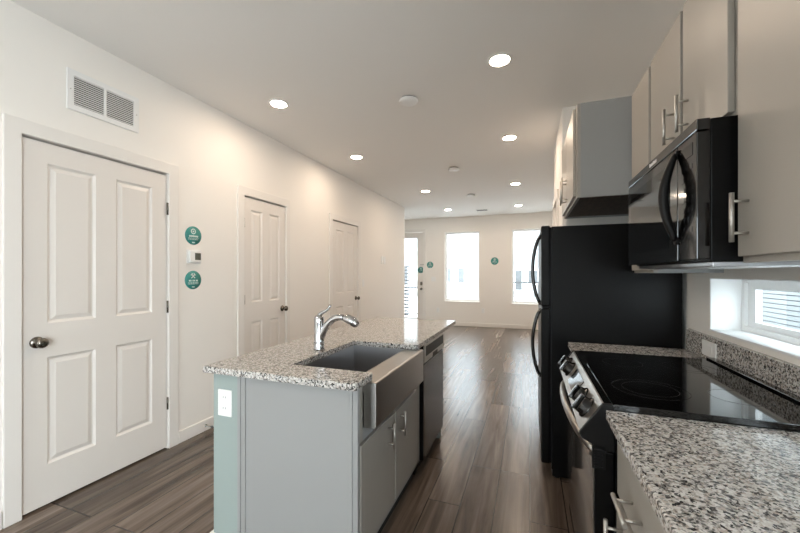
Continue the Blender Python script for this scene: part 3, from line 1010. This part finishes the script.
fridge_handle(fz, 1.545, 1.112, 0.045)
fridge_handle(fd, 1.060, 0.640, 0.045)
m = MB()
m.box(0.075, 0.128, F0 + 0.02, F0 + 0.07, 1.0815, 1.0905)
m.build('middle_hinge', DKGREY, fr)
MB().box(0.100, 0.17, F1 - 0.10, F1 - 0.03, 1.6045, 1.622).build('hinge_cover', BLK, fr, bevel=0.005)
MB().box(0.135, 0.79, F0 + 0.006, F1 - 0.006, 0.012, 0.055).build('base_grille', BLK, fr)
for fy in (F0 + 0.03, F1 - 0.03):
    for fx in (0.165, 0.74):
        MB().lathe([(0, 0), (0.02, 0), (0.02, 0.012), (0, 0.012)], (fx, fy, 0.0), seg=16).build('foot', DKGREY, fr)

# ------------------------------------------------------------------ UPPER CABINETS
UX = 0.550           # door front
UT = 2.338


def upper_cab(label, y0, y1, z0, doors, xf=UX, name='wall_cabinet', dz0=0.018, top=UT, under=CABSIDE, handles=()):
    t = thing(name, label, 'cabinet', ((xf + XR) / 2, (y0 + y1) / 2, z0))
    b = MB()
    xb = xf + 0.019
    xc = xb + 0.019
    b.box(xc, XR, y0, y0 + 0.016, z0, top)
    b.box(xc, XR, y1 - 0.016, y1, z0, top)
    b.box(xc, XR, y0 + 0.016, y1 - 0.016, top - 0.016, top)
    b.box(XR - 0.012, XR, y0 + 0.016, y1 - 0.016, z0 + 0.02, top - 0.016)
    b.build('carcass', CABSIDE, t)
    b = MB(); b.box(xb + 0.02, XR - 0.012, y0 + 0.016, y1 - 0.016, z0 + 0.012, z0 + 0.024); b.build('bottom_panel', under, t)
    fb = MB(); grid_wall(fb, 'x', xb - 0.0005, xb + 0.019, y0, y1, z0, top, [(y0 + 0.04, y1 - 0.04, z0 + 0.04, top - 0.04)])
    fb.build('face_frame', CAB, t, bevel=0.001)
    for k, (a, c) in enumerate(doors):
        d_ = MB().box(xf, xb - 0.001, a, c, z0 + dz0, top - 0.012).build('door', CAB, t, bevel=0.0025)
        if k < len(handles):
            hy, hz0, hz1 = handles[k]
            bar_handle(d_, (xf - 0.036, hy, hz0), (xf - 0.036, hy, hz1), (0.036, 0, 0))
    return t


upper_cab('light grey wall cabinet nearest the camera right of the microwave', 0.45, 1.282, 1.333, [(0.872, 1.268), (0.47, 0.866)],
          handles=[(1.215, 1.388, 1.522)])
upper_cab('light grey wall cabinet with two doors above the microwave', 1.286, 2.060, 1.762, [(1.322, 1.652), (1.676, 2.034)],
          handles=[(1.602, 1.832, 1.968), (1.735, 1.828, 1.972)])
upper_cab('narrow light grey wall cabinet left of the microwave', 2.064, 2.400, 1.306, [(2.070, 2.378)], dz0=0.014)
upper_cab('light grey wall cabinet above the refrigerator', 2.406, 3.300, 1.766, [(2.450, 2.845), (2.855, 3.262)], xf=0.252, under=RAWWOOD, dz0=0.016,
          handles=[(2.80, 1.81, 1.99), (2.905, 1.81, 1.99)])

# ------------------------------------------------------------------ MICROWAVE
MY0, MY1, MZ0, MZ1 = 1.286, 2.058, 1.338, 1.760
mw = thing('microwave', 'black over the range microwave with a bowed handle', 'microwave', (0.65, 1.67, MZ0))
MX = 0.462
MB().box(0.497, XR, MY0 + 0.002, MY1 - 0.002, MZ0, MZ1 - 0.002).build('body', BLK, mw, bevel=0.003)
MB().box(MX, 0.496, 1.432, MY1, MZ0 + 0.006, 1.722).build('door', BLKGLOSS, mw, bevel=0.003)
for ob in mw.children:
    if ob.name.startswith('door'):
        dr = ob
MB().box(MX - 0.0015, MX, 1.50, MY1 - 0.05, MZ0 + 0.055, 1.685).build('window', GLASSBLK, dr)
pc = MB().box(MX, 0.496, MY0, 1.428, MZ0 + 0.006, 1.722).build('control_panel', BLKGLOSS, mw, bevel=0.003)
m = MB()
for i in range(7):
    for j in range(3):
        m.box(MX - 0.001, MX + 0.0005, 1.315 + j * 0.030, 1.335 + j * 0.030, 1.43 + i * 0.032, 1.446 + i * 0.032)
m.build('keypad', BLKGLOSS, pc)
MB().box(MX - 0.001, MX + 0.0005, 1.312, 1.402, 1.662, 1.700).build('clock_display', GLASSBLK, pc)
tg = MB().box(MX, 0.496, MY0, MY1, 1.726, MZ1).build('top_grille', BLKGLOSS, mw, bevel=0.003)
m = MB()
hp = []
for i in range(25):
    t_ = i / 24
    s_ = math.sin(math.pi * t_)
    hp.append((MX - 0.006 - 0.033 * s_, 1.430, 1.412 + 0.288 * t_))
m.tube(hp, [0.009 + 0.006 * math.sin(math.pi * i / 24) for i in range(25)], 14, up=(0, 1, 0))
for z in (1.410, 1.702):
    m.tube([(MX + 0.002, 1.430, z), (MX - 0.008, 1.430, z)], 0.011, 12)
m.build('handle', DKGREY, dr)
m = MB(); m.box(0.505, XR - 0.02, MY0 + 0.012, MY1 - 0.012, MZ0 - 0.014, MZ0); bp_ = m.build('bottom_plate', SINKM, mw, bevel=0.002)
m = MB(); m.box(0.60, 0.66, 1.40, 1.55, MZ0 - 0.016, MZ0 - 0.0135); m.build('cooktop_light_lens', PLATE, bp_)
# small pale maker's mark on the top strip
m = MB()
for k in range(8):
    m.box(MX - 0.0008, MX + 0.0005, 1.640 + k * 0.011, 1.647 + k * 0.011, 1.737, 1.748 + (0.003 if k in (7, 3) else 0))
m.build('badge_lettering', PLATE, tg)

# ------------------------------------------------------------------ CEILING FIXTURES
first = {}


def copy_tree(o, dx, parent=None):
    c = o.copy()
    COL.objects.link(c)
    c.parent = parent
    if parent is None:
        c.location = Vector(o.location) + Vector(dx)
    for ch in list(o.children):
        copy_tree(ch, dx, c)
    return c


lamps = [(-0.188, 2.445, 'recessed ceiling lamp nearest the wall cabinets, largest in view'),
         (-1.970, 2.440, 'recessed ceiling lamp nearest the vented white door'),
         (-1.980, 3.880, 'recessed ceiling lamp near the middle white door'),
         (-0.200, 3.875, 'recessed ceiling lamp left of the cabinet over the fridge'),
         (-1.685, 5.888, 'recessed ceiling lamp on the left, halfway to the far windows'),
         (-0.212, 5.885, 'recessed ceiling lamp on the right, halfway to the far windows'),
         (-1.701, 7.760, 'recessed ceiling lamp closest to the left living room window'),
         (-0.225, 7.790, 'recessed ceiling lamp closest to the right living room window'),
         (-1.970, -0.440, 'recessed ceiling lamp out of view behind the camera')]
lt0 = thing('recessed_lamp', lamps[0][2], 'ceiling lamp', (lamps[0][0], lamps[0][1], CZ), 'recessed ceiling lamps')
MB().lathe([(0.062, -0.001), (0.062, -0.006), (0.067, -0.008), (0.080, -0.004), (0.082, 0.0)], (lamps[0][0], lamps[0][1], CZ), seg=40).build('trim_ring', PLATE, lt0)
MB().lathe([(0, -0.006), (0.05, -0.0055), (0.062, -0.003)], (lamps[0][0], lamps[0][1], CZ), seg=40).build('lens', LENS, lt0)
for (lx, ly, lab) in lamps[1:]:
    c = copy_tree(lt0, (lx - lamps[0][0], ly - lamps[0][1], 0))
    c['label'] = lab

dets = [(-0.925, 2.735, 'round white smoke detector nearest the camera on the ceiling'),
        (-0.957, 4.740, 'second nearest round white detector on the ceiling'),
        (-0.991, 6.425, 'third nearest round white detector on the ceiling')]
s0 = thing('smoke_detector', dets[0][2], 'smoke detector', (dets[0][0], dets[0][1], CZ), 'ceiling detectors')
MB().lathe([(0, -0.010), (0.058, -0.010), (0.062, 0.0)], (dets[0][0], dets[0][1], CZ), seg=32).build('mounting_base', SLOT, s0)
MB().lathe([(0.055, -0.010), (0.074, -0.012), (0.076, -0.020), (0.070, -0.030), (0.045, -0.036), (0, -0.037)], (dets[0][0], dets[0][1], CZ), seg=32).build('cover', PLATE, s0)
for (lx, ly, lab) in dets[1:]:
    c = copy_tree(s0, (lx - dets[0][0], ly - dets[0][1], 0))
    c['label'] = lab
t = thing('ceiling_vent', 'small grey ceiling vent near the far windows', 'vent', (-1.0, 8.07, CZ))
MB().box(-1.13, -0.87, 8.00, 8.14, CZ - 0.008, CZ).build('frame', VENTM, t, bevel=0.002)
m = MB()
for k in range(6):
    m.box(-1.115, -0.885, 8.012 + k * 0.02, 8.020 + k * 0.02, CZ - 0.0095, CZ - 0.0075)
m.build('louvers', SLOT, t)
t = thing('entry_ceiling_light', 'flat white ceiling light over the entry door', 'ceiling lamp', (-2.89, 8.42, CZ))
MB().lathe([(0, -0.03), (0.08, -0.028), (0.105, -0.015), (0.11, 0)], (-2.89, 8.42, CZ), seg=32).build('diffuser', PLATE, t)

# ------------------------------------------------------------------ WALL FITTINGS
# return air grille above the first door
vy0, vy1, vz0, vz1 = 1.278, 1.682, 2.268, 2.506
t = thing('return_air_grille', 'white return air grille above the nearest white door', 'vent', (XL, 1.48, vz0))
b0, b1 = (1.312, 1.470), (1.484, 1.648)
zz0, zz1 = vz0 + 0.034, vz1 - 0.034
m = MB(); grid_wall(m, 'x', XL + 0.0005, XL + 0.010, vy0, vy1, vz0, vz1, [(*b0, zz0, zz1), (*b1, zz0, zz1)])
m.build('frame', VENTM, t, bevel=0.002)
for bb in (b0, b1):
    m = MB()
    n = 14
    for k in range(n):
        z = zz0 + (k + 0.5) * (zz1 - zz0) / n
        m.prism([(XL + 0.0012, z + 0.0045), (XL + 0.0082, z - 0.0045), (XL + 0.0092, z - 0.0035), (XL + 0.0022, z + 0.0055)], bb[0], bb[1], 'y')
    m.build('louvers', VENTM, t)
    MB().box(XL + 0.0002, XL + 0.001, bb[0], bb[1], zz0, zz1).build('backing', DARK, t)
for (sy_, sz_) in ((1.294, 2.387), (1.666, 2.387)):
    MB().lathe([(0.004, 0), (0.003, 0.002), (0, 0.0025)], (XL + 0.010, sy_, sz_), (1, 0, 0), 12).build('screw', NICKEL, t)


def sticker(pos, nrm, r, label, icon):
    """round teal sticker; pos on the wall, nrm unit normal ('x' left wall facing +x, 'y' far wall facing -y)"""
    px, py, pz = pos
    if nrm == 'x':
        U, V, N = Vector((0, 1, 0)), Vector((0, 0, 1)), Vector((1, 0, 0))
    else:
        U, V, N = Vector((1, 0, 0)), Vector((0, 0, 1)), Vector((0, -1, 0))
    P = Vector(pos)
    t = thing('sticker', label, 'sticker', pos)
    MB().lathe([(0, 0.0), (r, 0.0), (r, 0.0016), (0, 0.0018)], P, N, 40).build('disc', TEAL, t)
    m = MB()

    def bar(u0, u1, v0, v1, ang=0.0, c=(0, 0)):
        ps = []
        for u, v in ((u0, v0), (u1, v0), (u1, v1), (u0, v1)):
            ca, sa = math.cos(ang), math.sin(ang)
            uu, vv = u * ca - v * sa + c[0], u * sa + v * ca + c[1]
            ps.append(P + U * (uu * r) + V * (vv * r))
        lo = [m.b.verts.new(q + N * 0.0015) for q in ps]
        hi = [m.b.verts.new(q + N * 0.0024) for q in ps]
        m.b.faces.new(lo); m.b.faces.new(hi)
        for k in range(4):
            m.b.faces.new((lo[k], lo[(k + 1) % 4], hi[(k + 1) % 4], hi[k]))
    # title words, small lines and foot mark
    random.seed(int(abs(py * 1000)) + int(pz * 100))
    u = -0.52
    while u < 0.5:
        bar(u, u + 0.085, -0.16, 0.02)
        u += 0.125 if random.random() > 0.25 else 0.20
    for v in (-0.32, -0.45):
        u = -0.62
        while u < 0.58:
            w = random.uniform(0.08, 0.2)
            bar(u, min(u + w, 0.62), v, v + 0.05)
            u += w + 0.05
    bar(-0.16, 0.16, -0.80, -0.70)
    if icon == 'tools':
        bar(-0.30, 0.26, -0.05, 0.05, math.radians(45), (0, 0.42))
        bar(-0.30, 0.26, -0.05, 0.05, math.radians(135), (0, 0.42))
        bar(-0.14, 0.14, 0.20, 0.32, math.radians(-45), (-0.02, 0.42))
        bar(-0.12, -0.03, 0.20, 0.34, math.radians(45), (0.02, 0.42))
        bar(0.03, 0.12, 0.20, 0.34, math.radians(45), (0.02, 0.42))
    else:
        for k in range(14):
            a = 2 * math.pi * k / 14
            bar(-0.065, 0.065, 0.20, 0.30, a, (0, 0.45))
        for k in range(6):
            a = 2 * math.pi * k / 6
            bar(-0.04, 0.04, 0.0, 0.10, a, (0, 0.45))
    m.build('lettering', INK, t)
    return t


sticker((XL, 2.110, 1.608), 'x', 0.074, 'round teal sticker above the thermostat on the left wall', 'badge')
sticker((XL, 2.108, 1.252), 'x', 0.074, 'round teal sticker with crossed tools below the thermostat', 'tools')
sticker((-2.672, YF + 0.0285, 1.400), 'y', 0.08, 'round teal sticker on the glass entry door', 'badge')
sticker((-2.415, YF, 1.530), 'y', 0.085, 'round teal sticker on the wall right beside the entry door', 'badge')
sticker((-0.800, YF, 1.608), 'y', 0.09, 'round teal sticker on the wall between the two far windows', 'badge')

t = thing('thermostat', 'white thermostat with a dark screen between two teal stickers', 'thermostat', (XL, 2.113, 1.384))
MB().box(XL, XL + 0.006, 2.050, 2.178, 1.384, 1.494).build('wall_plate', PLATE, t, bevel=0.002)
MB().box(XL + 0.006, XL + 0.026, 2.062, 2.168, 1.394, 1.484).build('housing', PLATE, t, bevel=0.006)
MB().box(XL + 0.0255, XL + 0.0268, 2.104, 2.158, 1.412, 1.468).build('screen', LCD, t)


def plate(pos, axis, sgn, label, cat='outlet', name='wall_outlet', w=0.072, hgt=0.117, kind='outlet', kw=1):
    x, y, z = pos
    t = thing(name, label, cat, pos)

    def bx(a, b, z0, z1, d0, d1):
        mb = MB()
        if axis == 'x':
            mb.box(x + sgn * d0, x + sgn * d1, y + a, y + b, z + z0, z + z1)
        else:
            mb.box(x + a, x + b, y + sgn * d0, y + sgn * d1, z + z0, z + z1)
        return mb
    bx(-w / 2, w / 2, -hgt / 2, hgt / 2, 0, 0.006).build('cover_plate', PLATE, t, bevel=0.002)
    if kind == 'outlet':
        for zc in (0.025, -0.025):
            rc = bx(-0.017, 0.017, zc - 0.017, zc + 0.017, 0.0055, 0.0078).build('socket', PLATE, t, bevel=0.002)
            for a in (-0.0065, 0.0065):
                bx(a - 0.0012, a + 0.0012, zc - 0.002, zc + 0.007, 0.0075, 0.0082).build('slot', SLOT, rc)
    elif kind == 'gfi':
        rc = bx(-0.0245, 0.0245, -0.034, 0.034, 0.0055, 0.0080).build('socket', PLATE, t, bevel=0.002)
        for a in (-0.0065, 0.0065):
            bx(a - 0.0012, a + 0.0012, 0.012, 0.022, 0.0075, 0.0084).build('slot', SLOT, rc)
    else:
        for k in range(kw):
            cx = (k - (kw - 1) / 2) * 0.046
            bx(cx - 0.0165, cx + 0.0165, -0.033, 0.033, 0.0055, 0.0095).build('rocker', PLATE, t, bevel=0.002)
    return t


plate((-1.322, 1.268, 0.706), 'y', -1, 'white duplex outlet on the sage end of the island', w=0.080, hgt=0.122)
# backsplash outlet lies on its side
t = thing('wall_outlet', 'white rocker outlet set in the granite backsplash', 'outlet', (XS, 2.146, 0.936))
MB().box(XS - 0.006, XS, 2.075, 2.213, 0.898, 0.972).build('cover_plate', PLATE, t, bevel=0.002)
MB().box(XS - 0.009, XS - 0.0055, 2.108, 2.180, 0.917, 0.953).build('rocker', PLATE, t, bevel=0.002)
plate((XL, 5.20, 1.150), 'x', 1, 'white light switch on the left wall beyond the third door', 'light switch', 'light_switch', kind='switch')
t = thing('door_chime', 'white two part door chime on the left wall near the entry', 'door chime', (XL, 6.03, 1.50))
MB().box(XL, XL + 0.014, 5.93, 6.01, 1.48, 1.62).build('cover', PLATE, t, bevel=0.005)
MB().box(XL, XL + 0.014, 6.05, 6.13, 1.48, 1.62).build('cover', PLATE, t, bevel=0.005)
plate((-2.325, YF, 1.165), 'y', -1, 'white double light switch between the entry door and left window', 'light switch', 'light_switch', w=0.118, kind='switch', kw=2)
plate((-2.206, YF, 0.375), 'y', -1, 'white outlet low on the wall left of the left window')
plate((-1.077, YF, 0.400), 'y', -1, 'white outlet low on the wall right of the left window')
t = thing('door_stop', 'small dark spring door stop on the left baseboard', 'door stop', (XL + BT, 2.215, 0.045))
MB().lathe([(0, 0), (0.011, 0), (0.011, 0.004), (0.005, 0.006), (0.005, 0.062), (0, 0.062)], (XL + BT, 2.215, 0.045), (1, 0, 0), 12).build('spring', KNOBM, t)
MB().lathe([(0.005, 0.060), (0.009, 0.062), (0.009, 0.074), (0, 0.076)], (XL + BT, 2.215, 0.045), (1, 0, 0), 12).build('rubber_tip', SLOT, t)
